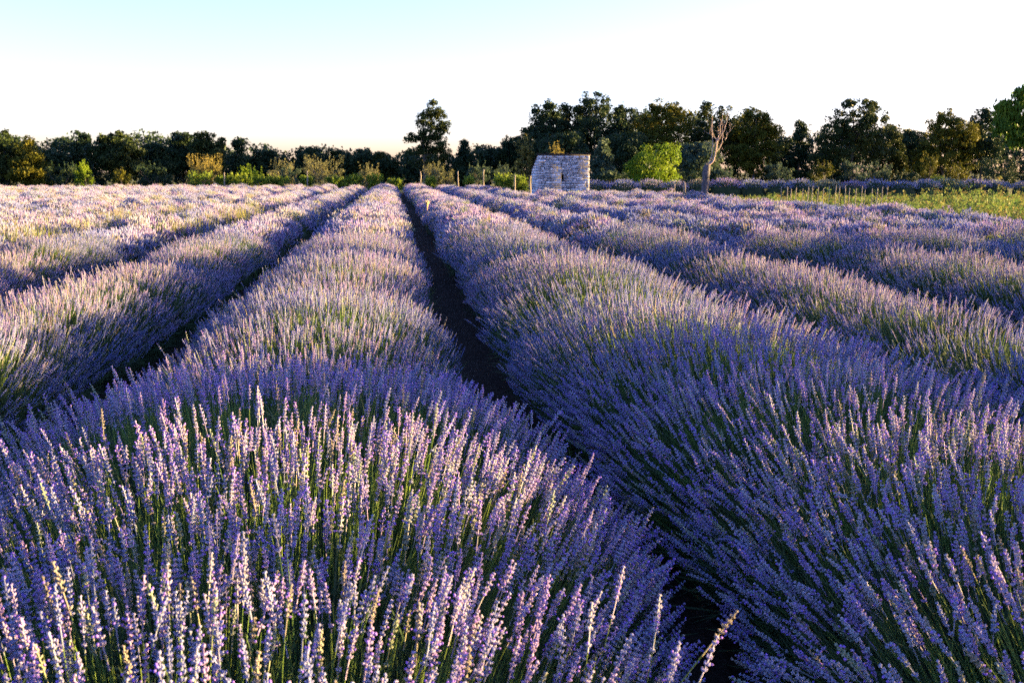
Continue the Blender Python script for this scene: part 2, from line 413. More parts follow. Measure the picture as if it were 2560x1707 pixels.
def scatter_group(lod):
    if lod in GN: return GN[lod]
    g = bpy.data.node_groups.new('scatter_%d' % lod, 'GeometryNodeTree')
    g.interface.new_socket('Geometry', in_out='INPUT', socket_type='NodeSocketGeometry')
    g.interface.new_socket('Geometry', in_out='OUTPUT', socket_type='NodeSocketGeometry')
    gi = g.nodes.new('NodeGroupInput'); go = g.nodes.new('NodeGroupOutput')
    ci = g.nodes.new('GeometryNodeCollectionInfo'); ci.inputs[0].default_value = COLL[lod]
    ci.inputs['Separate Children'].default_value = True; ci.inputs['Reset Children'].default_value = True
    ip = g.nodes.new('GeometryNodeInstanceOnPoints'); ip.inputs['Pick Instance'].default_value = True
    def attr(nm, ty):
        n = g.nodes.new('GeometryNodeInputNamedAttribute'); n.data_type = ty; n.inputs[0].default_value = nm; return n.outputs[0]
    g.links.new(gi.outputs[0], ip.inputs['Points']); g.links.new(ci.outputs[0], ip.inputs['Instance'])
    g.links.new(attr('idx', 'INT'), ip.inputs['Instance Index'])
    g.links.new(attr('rot', 'QUATERNION'), ip.inputs['Rotation'])
    g.links.new(attr('scl', 'FLOAT'), ip.inputs['Scale'])
    g.links.new(ip.outputs[0], go.inputs[0])
    GN[lod] = g
    return g

def quats(D, roll):
    """rotation taking +z to D, with a roll about it: qz(az) * qy(pol) * qz(roll)"""
    az = np.arctan2(D[:, 1], D[:, 0]); pol = np.arccos(np.clip(D[:, 2], -1, 1))
    def qm(a, b):
        w1, x1, y1, z1 = a.T; w2, x2, y2, z2 = b.T
        return np.stack([w1*w2-x1*x2-y1*y2-z1*z2, w1*x2+x1*w2+y1*z2-z1*y2, w1*y2-x1*z2+y1*w2+z1*x2, w1*z2+x1*y2-y1*x2+z1*w2], -1)
    o = np.zeros_like(az)
    qz = np.stack([np.cos(az/2), o, o, np.sin(az/2)], -1); qy = np.stack([np.cos(pol/2), o, np.sin(pol/2), o], -1)
    qr = np.stack([np.cos(roll/2), o, o, np.sin(roll/2)], -1)
    return qm(qm(qz, qy), qr)

def scatter(name, P, D, lod, parent, scl):
    if len(P) == 0: return None
    me = bpy.data.meshes.new(name)
    me.vertices.add(len(P)); me.vertices.foreach_set('co', P.astype(np.float32).ravel())
    q = quats(D, RNG.uniform(0, 6.28, len(P)))
    me.attributes.new('rot', 'QUATERNION', 'POINT').data.foreach_set('value', q.astype(np.float32).ravel())
    me.attributes.new('scl', 'FLOAT', 'POINT').data.foreach_set('value', scl.astype(np.float32))
    me.attributes.new('idx', 'INT', 'POINT').data.foreach_set('value', RNG.integers(0, 1000, len(P)).astype(np.int32))
    o = obj(name, me, parent); o['kind'] = 'stuff'
    md = o.modifiers.new('scatter', 'NODES'); md.node_group = scatter_group(lod)
    return o

# ------------------------------------------------------------------ lavender rows
class Row:
    def __init__(s, X, y0, y1, seed):
        s.r = np.random.default_rng(seed); s.X, s.y0, s.y1 = X, y0, y1
        s.step = 0.98; n = int((y1 - y0) / s.step) + 4
        s.hb = s.r.normal(0.79, 0.055, n); s.ab = s.r.normal(0.93, 0.05, n); s.dip = s.r.uniform(0.03, 0.15, n)
        if X > 1: s.ab += 0.09
        if not (-1.2 < X < 2.2): s.ab -= 0.20; s.hb += s.r.normal(-0.05, 0.025, n); s.dip += 0.06
        s.xo = s.r.normal(0, 0.05, n)
        if 3 < X < 4.5: s.hb[:int((4.0 - y0) / s.step) + 1] += 0.22      # bushes out of view, heightened to shade the row beside them
        s.den = np.clip(s.r.normal(1.0, 0.22, n), 0.5, 1.3)
    def surf(s, y, al):
        """tip surface of the hedge at distance y, angle al across; returns point and stalk direction"""
        u = (y - s.y0) / s.step; i = np.clip(u.astype(int), 0, len(s.hb) - 1); f = u - i
        j = np.clip(np.where(f > .5, i + 1, i - 1), 0, len(s.hb) - 1); w = np.abs(f - .5)       # smooth between bushes
        lerp = lambda A: A[i] * (1 - w) + A[j] * w
        h, a, xo = lerp(s.hb), lerp(s.ab), lerp(s.xo)
        m = np.abs(f - .5) * 2
        dip = lerp(s.dip)
        fac = 1 - dip * m ** 2
        end = np.clip(np.minimum(y - s.y0, s.y1 - y) / 0.7, 0.05, 1) ** 0.5
        h = h * fac * end; a = a * (1 - 0.55 * dip * m ** 2) * end
        z0 = 0.22 * end
        if s.X > -1.2 and s.X < 2.2:                       # the nearest bushes grow a little to the right
            t = np.clip((6.6 - y) / 3.6, 0, 1); t = t * t * (3 - 2 * t); xo = xo + (0.10 if s.X < 0 else 0.24) * t; a = a + (0.26 if s.X < 0 else 0.06) * t
        x = xo + a * np.sin(al); z = z0 + (h - z0) * np.cos(al) ** (0.78 if -1.2 < s.X < 2.2 else 1.15)
        yc = s.y0 + (i + .5) * s.step
        base = np.stack([xo + (0.66 if -1.2 < s.X < 0 else 0.40) * (x - xo), yc + 0.93 * (y - yc), 0.03 * np.ones_like(y)], -1)
        P = np.stack([x, y, z], -1)
        D = P - base; D /= np.linalg.norm(D, axis=1)[:, None]
        return P, D, base, s.den[i]
    def sample(s, n, ya, yb, jit, amax=84):
        y = s.r.uniform(ya, yb, n); al = np.radians(s.r.uniform(-amax, amax, n))
        P, D, base, den = s.surf(y, al)
        keep = s.r.random(n) < den / 1.3
        P, D = P[keep], D[keep]; n = len(P)
        D = D + s.r.normal(0, jit, (n, 3)) * np.where(s.r.random(n) < .06, 3.0, 1.0)[:, None] + np.array([0, 0, 0.15]); D /= np.linalg.norm(D, axis=1)[:, None]
        out = s.r.normal(-0.02, 0.035, n); tall = s.r.random(n) < 0.03; out = np.where(tall, out + 0.07, out)
        P = P + D * out[:, None]
        P[:, 2] = np.maximum(P[:, 2], 0.12)
        return P, D
    def core(s, step, sc=0.50):
        ys = np.arange(s.y0 + .02, s.y1, step); al = np.radians(np.linspace(-90, 90, 13))
        Y, A = np.meshgrid(ys, al, indexing='ij')
        P, D, base, _ = s.surf(Y.ravel(), A.ravel())
        Q = base + (P - base) * (sc + s.r.normal(0, 0.05, len(P)))[:, None]
        Q[:, 1] = Y.ravel() + s.r.normal(0, 0.01, len(Q))
        Q = Q.reshape(len(ys), 13, 3); Q[:, 0, 2] = -0.02; Q[:, -1, 2] = -0.02
        i = np.arange(len(ys) - 1)[:, None] * 13; j = np.arange(12)[None, :]
        q = np.stack([i + j, i + 13 + j, i + 13 + j + 1, i + j + 1], -1).reshape(-1, 4)
        return mesh('foliage', Q, q, None, [M['lavleaf']])

SP = 2.08; X0 = -0.52
HUT_Y = 56.0
ORD = ['first', 'second', 'third', 'fourth', 'fifth', 'sixth', 'seventh', 'eighth', 'ninth', 'tenth', 'eleventh', 'twelfth', 'thirteenth', 'fourteenth', 'fifteenth', 'sixteenth', 'seventeenth']
def row_label(k):
    if k == 0: return 'lavender row under the camera, just left of the dark central furrow'
    if k == 1: return 'wide lavender row rising just right of the dark central furrow'
    if k == -1: return 'lavender row beside the one under the camera, beyond the shaded left furrow'
    if k == 6: return 'last lavender row on the right, bordering the weedy plot and stakes'
    if k > 1: return '%s lavender row to the right of the dark central furrow' % ORD[k - 1]
    return '%s lavender row to the left of the dark central furrow' % ORD[-k]
stats = [0, 0, 0, 0]
for k in range(-15, 7):
    X = X0 + SP * k if k < 1 else 1.70 + 2.20 * (k - 1)
    lim = 0.42 if X < 0 else 0.72
    ys = max(-0.6, (abs(X) - 1.0) / lim - 3.5)
    ye = 78.0 + random.uniform(-0.8, 0.8)
    if k == 4: ye = HUT_Y - 1.2
    if k in (5, 6): ye = HUT_Y - (0.9 if k == 5 else 2.5)
    if ys > ye - 3: continue
    R = Row(X, ys, ye, 500 + k)
    e = empty('lavender_row', (X, 0, 0))
    tag(e, row_label(k), 'lavender row', 'parallel lavender rows across the field')
    obj('foliage', R.core(0.12 if ys < 6 else 0.2), e)
    ya, yb = ys, min(ye, 15.0)
    if yb - ya > .5:
        n = int((yb - ya) * 2.4 * 110); yy = R.r.uniform(ya, yb, n); al = np.arcsin(R.r.uniform(-1, 1, n)); al = np.where(R.r.random(n) < .4, np.sign(al) * np.radians(R.r.uniform(55, 90, n)), al)
        P, D, base, _ = R.surf(yy, al); P = base + (P - base) * R.r.uniform(.44, .68, n)[:, None]; P[:, 1] = yy
        P[:, 2] = np.maximum(P[:, 2], .04)
        D = D + R.r.normal(0, .2, (n, 3)); D /= np.linalg.norm(D, axis=1)[:, None]
        scatter('leafy_shoots', P, D, 4, e, R.r.uniform(.8, 1.4, n))
    bands = [(0, ys, min(ye, 5.2), 700), (1, max(ys, 5.2), min(ye, 16), 680), (2, max(ys, 16), min(ye, 32), 34), (3, max(ys, 32), ye, 13)]
    for lod, a, b, dens in bands:
        if b - a < 0.3: continue
        n = int((b - a) * 2.0 * dens)
        P, D = R.sample(n, a, b, 0.09 if lod < 2 else 0.06, 84 if lod < 2 else 62)
        W = P + np.array([X, 0, 0])
        px, py, z = project(W)
        mg = 900 if lod == 0 else 500
        keep = (px > -mg) & (px < 2560 + mg) & (z > 0.25) & (py < 1707 + 1200)
        P, D, W, px, py, z = P[keep], D[keep], W[keep], px[keep], py[keep], z[keep]
        scl = RNG.uniform(0.85, 1.2, len(P)) * (np.interp(W[:, 1], [2.0, 5.0], [1.14, 1.0]) if lod == 0 else 1.0)
        if lod == 0 and k in (-1, 0, 1):      # the stalks that show largest are objects of their own
            inf = np.where((px > 10) & (px < 2550) & (py < 1700) & (py > 600))[0]
            sel = inf[np.argsort(z[inf])[:300]]
            q = quats(D[sel], RNG.uniform(0, 6.28, len(sel)))
            for t, ii in enumerate(sel):
                v = random.randrange(9)
                o = obj('flower_stalk', NEAR_STEM[v], e, P[ii]); o.rotation_mode = 'QUATERNION'; o.rotation_quaternion = q[t]
                o.scale = (scl[ii],) * 3
                obj('flower_head', NEAR_HEAD[v], o)
            m = np.ones(len(P), bool); m[sel] = False; P, D, scl = P[m], D[m], scl[m]
        if lod == 0 and k == 0:               # the stalks leaning out over the furrow at the bottom edge
            for (px_, py_, Yt, dd) in ((1846, 1522, 1.80, (.62, .05, .78)), (1795, 1585, 1.72, (.50, .1, .85)), (1560, 1410, 2.05, (.25, 0, .95)), (1650, 1480, 1.92, (.22, .1, .95)), (1480, 1500, 1.85, (.1, 0, 1.)), (1700, 1600, 1.75, (.35, 0, .93))):
                p = at(px_, py_, Yt) - np.array([X, 0, 0]); d = np.array([dd]) / np.linalg.norm(dd); v = random.randrange(9)
                o = obj('flower_stalk', NEAR_STEM[v], e, p); o.rotation_mode = 'QUATERNION'; o.rotation_quaternion = quats(d, np.array([1.0]))[0]; o.scale = (1.15,) * 3
                obj('flower_head', NEAR_HEAD[v], o)
        stats[lod] += len(P)
        scatter('flower_stalks', P, D, lod, e, scl)
print('instances', stats)

# ------------------------------------------------------------------ foliage builders
def leaf_cards(C, size, r, flat=0.0, up=0.0, aspect=0.6):
    """one small folded leaf (two triangles bent along the midrib) for each centre"""
    n = len(C)
    d = r.normal(size=(n, 3)); d[:, 2] = d[:, 2] * (1 - flat) + up; d /= np.linalg.norm(d, axis=1)[:, None]
    e = r.normal(size=(n, 3)); e = np.cross(d, e); e /= np.linalg.norm(e, axis=1)[:, None]
    f = np.cross(d, e)
    s = size * r.uniform(0.6, 1.35, (n, 1))
    a = C - d * s * 0.5; b = C + d * s * 0.5
    c1 = C + e * s * aspect * 0.5 + f * s * 0.12; c2 = C - e * s * aspect * 0.5 + f * s * 0.12
    V = np.stack([a, c1, b, c2], 1).reshape(-1, 3)
    i = np.arange(n)[:, None] * 4
    T = np.concatenate([i + [0, 1, 2], i + [0, 2, 3]], 1).reshape(-1, 3)
    return V, T

def crown_points(r, lobes, n_cl, per, rc, shell=0.72):
    """leaf clumps: centres over the lobes' outer shells (a quarter inside), leaves over each clump's own rounded shell"""
    L0 = np.array(lobes)
    vol = (L0[:, 3] * L0[:, 4] * L0[:, 5]) ** 0.67; pick = r.choice(len(lobes), n_cl, p=vol / vol.sum())
    L = L0[pick]
    d = r.normal(size=(n_cl, 3)); d /= np.linalg.norm(d, axis=1)[:, None]
    q = np.where(r.random(n_cl) < .25, r.uniform(.2, shell, n_cl), r.uniform(shell, 1.0, n_cl))
    rad = rc * r.uniform(.6, 1.35, n_cl)
    c = L[:, :3] + d * np.maximum(L[:, 3:] - rad[:, None] * .7, L[:, 3:] * .4) * q[:, None]
    v = r.normal(size=(n_cl, per, 3)); v[..., 2] += .25; v /= np.linalg.norm(v, axis=2)[..., None]
    rr = rad[:, None] * r.uniform(.45, 1.0, (n_cl, per)) * (1 + .25 * r.normal(size=(n_cl, per)) * (r.random((n_cl, per)) < .25))
    return c, (c[:, None] + v * rr[..., None] * np.array([1, 1, .75])).reshape(-1, 3)

def tree(label, name, cat, mt, px, ytop, wpx, Y, seed, style='oak', group=None, trunk_w=0.16, base_z=0.0, leaf=0.17, n=5200, crown_base=0.04, lobes=None, cx=None):
    """a tree whose top shows at (px, ytop) and whose crown is wpx photo pixels wide at distance Y"""
    r = np.random.default_rng(seed)
    top = at(px, ytop, Y); H = top[2] + 0.1; W = 1.55 * wpx * Y / FPX
    loc = Vector((top[0], Y, base_z))
    e = empty(name, loc); tag(e, label, cat, group)
    cb = H * crown_base
    rw = W / 2
    if lobes is None:
        if style == 'oak':
            lobes = [(0, 0, H - 0.28 * (H - cb), rw * .52, rw * .52, 0.27 * (H - cb))]
            for i in range(7):
                t = i * 2.4 + r.uniform(0, .8); zz = r.uniform(0.25, 0.68); q = rw * r.uniform(0.42, 0.58)
                lobes.append((q * math.cos(t), q * math.sin(t), cb + (H - cb) * zz, rw * r.uniform(.36, .5), rw * r.uniform(.36, .5), (H - cb) * r.uniform(.15, .24)))
            lobes.append((0, 0, cb + (H - cb) * .4, rw * .75, rw * .75, (H - cb) * .36))
            for i in range(3):
                t = r.uniform(0, 6.28); lobes.append((rw * .35 * math.cos(t), rw * .35 * math.sin(t), H - (H - cb) * r.uniform(.10, .25), rw * .2, rw * .2, (H - cb) * .09))
        elif style == 'cone':
            lobes = []
            for i in range(9):
                s = i / 8; q = rw * (1 - s) ** 0.7; t = i * 2.4
                lobes.append((q * .35 * math.cos(t), q * .35 * math.sin(t), cb + (H - cb) * (0.1 + .8 * s), max(q * .72, rw * .15), max(q * .72, rw * .15), (H - cb) * .15))
        elif style == 'feather':
            lobes = []
            for i in range(16):
                s = r.random() ** .8; t = r.uniform(0, 6.28); q = rw * r.uniform(.1, .75) * (1.1 - s)
                lobes.append((q * math.cos(t), q * math.sin(t), cb + (H - cb) * (0.15 + .78 * s), rw * .28, rw * .28, (H - cb) * .10))
            lobes.append((0, 0, H * .94, rw * .10, rw * .10, H * .06)); lobes.append((rw * .3, 0, H * .88, rw * .10, rw * .10, H * .06))
            lobes.append((0, 0, cb + (H - cb) * .3, rw * .8, rw * .8, (H - cb) * .3)); lobes.append((rw * .1, 0, cb + (H - cb) * .62, rw * .42, rw * .42, (H - cb) * .24))
        elif style == 'dome':
            lobes = [(0, 0, cb + (H - cb) * .48, rw * .82, rw * .82, (H - cb) * .46)]
            for i in range(9):
                t = i * 2.4 + r.uniform(0, .6); zz = r.uniform(.2, .8); q = rw * .58 * (1 - abs(zz - .45))
                lobes.append((q * math.cos(t), q * math.sin(t), cb + (H - cb) * zz, rw * .34, rw * .34, (H - cb) * .2))
    per = 56; ncl = max(30, n // per)
    c, P = crown_points(r, lobes, ncl, per, 0.48)
    P[:, 2] = np.maximum(P[:, 2], 0.05)
    V, T = leaf_cards(P, leaf, r, flat=0.2)
    obj('crown', mesh('crown', V, None, T, [mt]), e)
    b = MB()
    fork = cb + (H - cb) * .25
    tz = np.linspace(-0.1, H * .8, 7); wob = r.normal(0, 0.06, (7, 2)) * np.linspace(0, 1, 7)[:, None] * W * .3
    TP = np.column_stack([wob, tz]); b.tube(TP, np.linspace(trunk_w, trunk_w * .2, 7), 8, wob=.06)
    for i in r.choice(len(c), min(16, len(c)), replace=False):
        s = np.clip((c[i][2] - fork * .3) / (H * .8), .15, .85) * .8
        p0 = np.array([np.interp(s * H * .8, tz, TP[:, 0]), np.interp(s * H * .8, tz, TP[:, 1]), s * H * .8])
        mid = (p0 + c[i]) / 2 + np.array([0, 0, .06 * W])
        b.tube([p0, mid, c[i]], [trunk_w * .38, trunk_w * .22, trunk_w * .06], 5)
    obj('trunk', b.build('trunk', [M['bark']], smooth=True), e)
    return e

def bush(label, name, cat, mt, px, ytop, wpx, Y, seed, leaf=0.12, n=2600, group=None, upright=0.0, spread=.16, base_z=0.0, depth=1.0):
    r = np.random.default_rng(seed)
    top = at(px, ytop, Y); H = top[2] - base_z; rw = wpx * Y / FPX / 2
    e = empty(name, (top[0], Y, base_z)); tag(e, label, cat, group)
    lobes = [(0, 0, H * .46, rw * .8, rw * .8 * depth, H * .44)]
    for i in range(8):
        t = i * 2.4 + r.uniform(0, .7); zz = r.uniform(.3, .78); q = rw * .6
        lobes.append((q * math.cos(t), q * depth * math.sin(t), H * zz, rw * .34, rw * .34 * depth, H * .2))
    per = 34
    c, P = crown_points(r, lobes, max(16, int(n * 1.3) // per), per, spread * 1.5)
    if upright > 0:
        k = int(upright * 40)
        t = r.uniform(0, 6.28, k); q = rw * .8 * np.sqrt(r.random(k))
        b0 = np.stack([q * np.cos(t), q * np.sin(t), H * r.uniform(.6, .8, k)], -1); b1 = b0 * np.array([1.15, 1.15, 1]) + np.stack([r.normal(0, .1, k), r.normal(0, .1, k), H * r.uniform(.15, .34, k)], -1)
        s = r.random((k, 16, 1)); P = np.concatenate([P, (b0[:, None] + (b1 - b0)[:, None] * s + r.normal(0, .035, (k, 16, 3))).reshape(-1, 3)])
    P[:, 2] = np.clip(P[:, 2], 0.02, H * 1.04)
    V, T = leaf_cards(P, leaf, r, up=0.25)
    obj('foliage', mesh('foliage', V, None, T, [mt]), e)
    b = MB()
    for i in r.choice(len(c), min(10, len(c)), replace=False):
        b.tube([(r.normal(0, .06), r.normal(0, .06), -.05), c[i] * np.array([.5, .5, .6]), c[i]], [.035, .022, .008], 5)
    obj('stems', b.build('stems', [M['bark']], smooth=True), e)
    return e

# ------------------------------------------------------------------ the stone hut
def stone_variants():
    out = []
    for s in range(12):
        r = np.random.default_rng(900 + s)
        V = []
        for (sc, y) in ((0.97, 0.5), (1.0, -0.25), (0.78, -0.5)):         # back, front edge, worn front face (front is -y)
            for (x, z) in ((-.5, -.5), (0, -.5), (.5, -.5), (.5, .5), (0, .5), (-.5, .5)):
                V.append((x * sc + r.normal(0, .03), y + r.normal(0, .05), z * (sc if y > -.5 else .72) + r.normal(0, .05)))
        V.append((r.normal(0, .1), -.56, r.normal(0, .1)))
        q = []
        for k in range(2):
            for a in range(6): q.append((k * 6 + a, k * 6 + (a + 1) % 6, k * 6 + 6 + (a + 1) % 6, k * 6 + 6 + a))
        t = [(12 + a, 12 + (a + 1) % 6, 18) for a in range(6)]
        out.append(mesh('stone', V, q, t, [M['stone']]))
    return out

def build_hut():
    TURN = math.radians(-2)
    r = random.Random(11)
    xl, xr = at(1344, 420, HUT_Y)[0], at(1473, 420, HUT_Y)[0]
    zf = at(1400, 388, HUT_Y)[2]; D = 3.2; zb = zf - 0.85
    W = xr - xl; th = 0.30
    hut = empty('stone_hut', (xl, HUT_Y, 0)); hut.rotation_euler[2] = TURN; tag(hut, 'small dry-stone field hut with sloping roof and slit window', 'hut')
    wx0, wx1 = at(1403.5, 440, HUT_Y)[0] - xl, at(1409, 440, HUT_Y)[0] - xl
    wz0, wz1 = at(1400, 449, HUT_Y)[2], at(1400, 439.5, HUT_Y)[2]
    g = 0.05                                    # the core lies behind the stone faces
    b = MB()
    b.box((g, g, 0), (wx0, th, zf - .02)); b.box((wx1, g, 0), (W - g, th, zf - .02))
    b.box((wx0, g, 0), (wx1, th - .002, wz0)); b.box((wx0, g, wz1), (wx1, th - .002, zf - .022))
    front = obj('wall', b.build('wall', [M['mortar']]), hut); front['label'] = 'shaded front wall of coursed rubble'
    def side(x0, x1):
        V = [(x0, th + .003, 0), (x1, th + .003, 0), (x1, D, 0), (x0, D, 0), (x0, th + .003, zf - .1), (x1, th + .003, zf - .1), (x1, D, zb), (x0, D, zb)]
        m = MB(); m.add(V, [(0, 3, 2, 1), (4, 5, 6, 7), (0, 1, 5, 4), (1, 2, 6, 5), (2, 3, 7, 6), (3, 0, 4, 7)]); return m
    left = obj('wall', side(g, th).build('wall', [M['mortar']]), hut); left['label'] = 'narrow side wall with sloping top'
    right = obj('wall', side(W - th, W - .012).build('wall', [M['stone']]), hut)
    b = MB(); b.box((th + .003, D - th, 0), (W - th - .003, D - .003, zb)); obj('wall', b.build('wall', [M['stone']]), hut)
    SV = stone_variants()
    def put(par, x0, x1, z0, z1, y, rotz, depth=.2):
        o = obj('stone', r.choice(SV), par)
        cx, cz = (x0 + x1) / 2, (z0 + z1) / 2
        o.scale = ((x1 - x0), depth, (z1 - z0)); o.rotation_euler = (r.gauss(0, .03), r.gauss(0, .03), rotz + r.gauss(0, .01))
        if rotz == 0: o.location = (cx, y + depth / 2 + r.uniform(-.012, .012), cz)
        else: o.location = (y + depth / 2 + r.uniform(-.02, .012), cx, cz)
    # front courses
    z = 0.0
    while z < zf - .04:
        h = r.uniform(.075, .14) if z > 1.1 else r.uniform(.11, .2)
        h = min(h, zf - .01 - z)
        if zf - .01 - z - h < .06: h = zf - .01 - z
        x = r.uniform(-.02, .01)
        while x < W - .03:
            w = r.choice((r.uniform(.14, .24), r.uniform(.2, .36), r.uniform(.32, .5)))
            if W - x - w < .12: w = W - x + r.uniform(-.005, .02)
            a, c = x, x + w
            if z + h > wz0 + .02 and z < wz1 - .02 and c > wx0 and a < wx1:
                if a < wx0 - .08: c = wx0
                elif c > wx1 + .08 and a >= wx0: a = wx1
                else: x = max(c, wx1); continue
            gp = r.uniform(.006, .014)
            pale = abs(z - (zf - .42)) < .06 and a < .1
            dz = r.gauss(0, .010); put(front, a + gp / 2, c - gp / 2, z + .005 + dz, z + h - .005 + dz + r.uniform(-.022, .008), 0, 0)
            x = c if not (c == wx0) else wx1
        z += h
    # the pale long stone near the top corner
    p = at(1354, 402.5, HUT_Y)
    o = obj('stone', SV[2], front, (p[0] - xl, -.0, p[2])); o.scale = (.37, .18, .105); o['label'] = 'long pale stone near the upper corner'
    m2 = M['stone'].copy(); m2.name = 'pale_limestone'
    for n in m2.node_tree.nodes:
        if n.type == 'VALTORGB' and n.color_ramp.elements[0].color[0] < .3:
            for el in n.color_ramp.elements: el.color = (.62, .57, .54, 1)
    o.data = SV[2].copy(); o.data.materials[0] = m2
    # left side courses
    z = 0.0
    while z < zf - .12:
        h = r.uniform(.12, .19)
        ymax = D if z + h < zb else th + (D - th) * (zf - .1 - z - h) / (zf - .1 - zb)
        y = .03
        while y < ymax - .08:
            w = r.uniform(.2, .42)
            if ymax - y - w < .12: w = ymax - y
            put(left, y + .006, y + w - .006, z + .006, z + h - .006, -.01, -math.pi / 2)
            y += w
        z += h
    # roof of barrel tiles falling to the back
    b = MB(); n = 21; tw = (W + .12) / n
    slope = math.atan2(zf - zb, D)
    for j in range(3):
        y0, y1 = -.08 + j * .78, -.08 + j * .78 + .86
        for i in range(n):
            xc = -.06 + tw * (i + .5); a = np.linspace(0, math.pi, 6)
            jx, jz, jy = r.gauss(0, .008), r.gauss(0, .010), r.gauss(0, .025)
            ra = tw * .52
            V = []
            for (yy, dz) in ((y0 + jy, .02), (y1 + jy, 0)):
                zc = zf + .0 - (yy) * math.tan(slope) + dz + jz - .012 * j
                V += [(xc + jx + ra * math.cos(t), yy, zc + ra * .75 * math.sin(t)) for t in a] + [(xc + jx + (ra - .014) * math.cos(t), yy, zc + (ra * .75 - .014) * math.sin(t)) for t in a]
            q = [(k, k + 1, 12 + k + 1, 12 + k) for k in range(5)] + [(6 + k + 1, 6 + k, 18 + k, 18 + k + 1) for k in range(5)] + [(k + 1, k, 6 + k, 6 + k + 1) for k in range(5)]
            b.add(V, q)
    V = [(-.04, -.03, zf - .012), (W + .04, -.03, zf - .012), (W + .04, D + .1, zb - .03), (-.04, D + .1, zb - .03)]
    V = V + [(x, y, zz + .03) for x, y, zz in V]
    b.add(V, [(0, 3, 2, 1), (4, 5, 6, 7), (0, 1, 5, 4), (1, 2, 6, 5), (2, 3, 7, 6), (3, 0, 4, 7)])
    rf = obj('roof', b.build('roof', [M['tile']]), hut); rf['label'] = 'thin dark roof of barrel tiles'
build_hut()

# ------------------------------------------------------------------ the dead tree
def build_dead_tree():
    Y = 41.0; c0 = at(1758, 470, Y)
    root = empty('dead_tree', (c0[0], Y, 0)); tag(root, 'bare dead tree with thick grey trunk and thin pale branches', 'tree')
    r = np.random.default_rng(5)
    def w(px, py, dy=0):
        p = at(1680 + px / 6.03, 230 + py / 6.03, Y) - np.array([c0[0], 0, 0]); p[1] = dy; return p
    S = Y / FPX / 6.03
    b = MB()
    pts = [w(480, 1500) * np.array([1, 1, 0]) - np.array([0.03, 0, .1]), w(482, 1620), w(490, 1500), w(505, 1350), w(515, 1230), w(525, 1150), w(540, 1095)]
    fine = np.array(pts); tt = np.linspace(0, 6, 25); fine = np.stack([np.interp(tt, range(7), fine[:, k]) for k in range(3)], -1)
    R = np.interp(tt, range(7), np.array([76, 60, 55, 53, 56, 54, 36]) * S)
    b.tube(fine, R, 14, wob=.07)
    for (x, y, q) in ((480, 1190, 24), (555, 1140, 18), (505, 1110, 22)):     # burrs where old limbs were cut
        b.tube([w(x, y + 60), w(x + 2, y, -.05), w(x + 6, y - 40, -.06)], np.array([q, q * .9, q * .4]) * S, 8, wob=.12)
    obj('trunk', b.build('trunk', [M['deadwood']], smooth=False), root)
    br = [
        ([(545, 1110), (620, 1050), (655, 930), (680, 730)], [26, 21, 17, 13]),
        ([(680, 730), (640, 680), (605, 560), (615, 430), (615, 330)], [11, 9, 7, 5, 2]),
        ([(680, 730), (720, 640), (710, 520), (735, 430), (738, 330)], [10, 8, 6, 5, 2]),
        ([(688, 745), (760, 620), (800, 520), (830, 400), (842, 280)], [9, 7, 6, 4, 2]),
        ([(566, 1070), (610, 930), (618, 800), (608, 650), (590, 545)], [15, 12, 9, 7, 3]),
        ([(600, 690), (560, 640), (545, 570)], [5, 4, 2]), ([(605, 895), (550, 830)], [4, 2]),
        ([(672, 900), (740, 840), (790, 750), (815, 650), (815, 560), (832, 470)], [11, 9, 8, 6, 5, 2]),
        ([(805, 718), (860, 670), (888, 585)], [6, 4, 2]), ([(815, 650), (850, 580), (878, 495)], [5, 4, 2]),
        ([(530, 1080), (530, 1000), (543, 925)], [6, 4, 2]), ([(640, 1040), (740, 970), (812, 875)], [5, 3, 1.5]),
        ([(735, 430), (780, 480)], [3, 1.5]), ([(690, 740), (700, 640), (690, 560)], [6, 4, 2]), ([(612, 850), (630, 700), (628, 600)], [6, 4, 2]),
        ([(700, 600), (660, 520), (700, 420)], [4, 3, 1.5]), ([(640, 920), (690, 820), (700, 700), (730, 560)], [6, 5, 4, 2]),
        ([(540, 480), (548, 420)], [2, 1.2]), ([(560, 640), (540, 480)], [3, 2])]
    for (x, y) in ((615, 430), (605, 560), (735, 430), (710, 520), (830, 400), (800, 520), (815, 560), (870, 520), (885, 590), (590, 560), (610, 650), (690, 600), (760, 620), (800, 730), (620, 800), (660, 900), (555, 640), (780, 880)):
        ex, ey = x + r.normal(0, 38), y - abs(r.normal(70, 35)); br.append(([(x, y), ((x + ex) / 2 + r.normal(0, 8), (y + ey) / 2), (ex, ey)], [3.2, 2.2, 1.2]))
    for i, (pts, rad) in enumerate(br):
        d0, d1 = (0, 0.0) if i in (0, 4) else (r.normal(0, .05), r.normal(0, .45))
        k = len(pts); P = np.array([w(x, y, d0 + (d1 - d0) * j / (k - 1)) for j, (x, y) in enumerate(pts)])
        tt = np.linspace(0, k - 1, 4 * k); F = np.stack([np.interp(tt, range(k), P[:, c]) for c in range(3)], -1)
        F[1:-1] = (F[:-2] + F[1:-1] * 2 + F[2:]) / 4; F[1:-1] += r.normal(0, .006, F[1:-1].shape)
        m = MB(); m.tube(F, np.interp(tt, range(k), np.array(rad) * S * .66), 6)
        obj('branch', m.build('branch', [M['branchwood']], smooth=True), root)
build_dead_tree()

# ------------------------------------------------------------------ the fresh green tree, the tree at the picture's edge
tree('bright green round tree standing between stone hut and dead tree', 'green_tree', 'tree', M['bright'], 1640, 349, 120, 66, 31, 'dome', leaf=.15, n=11000, crown_base=.0)

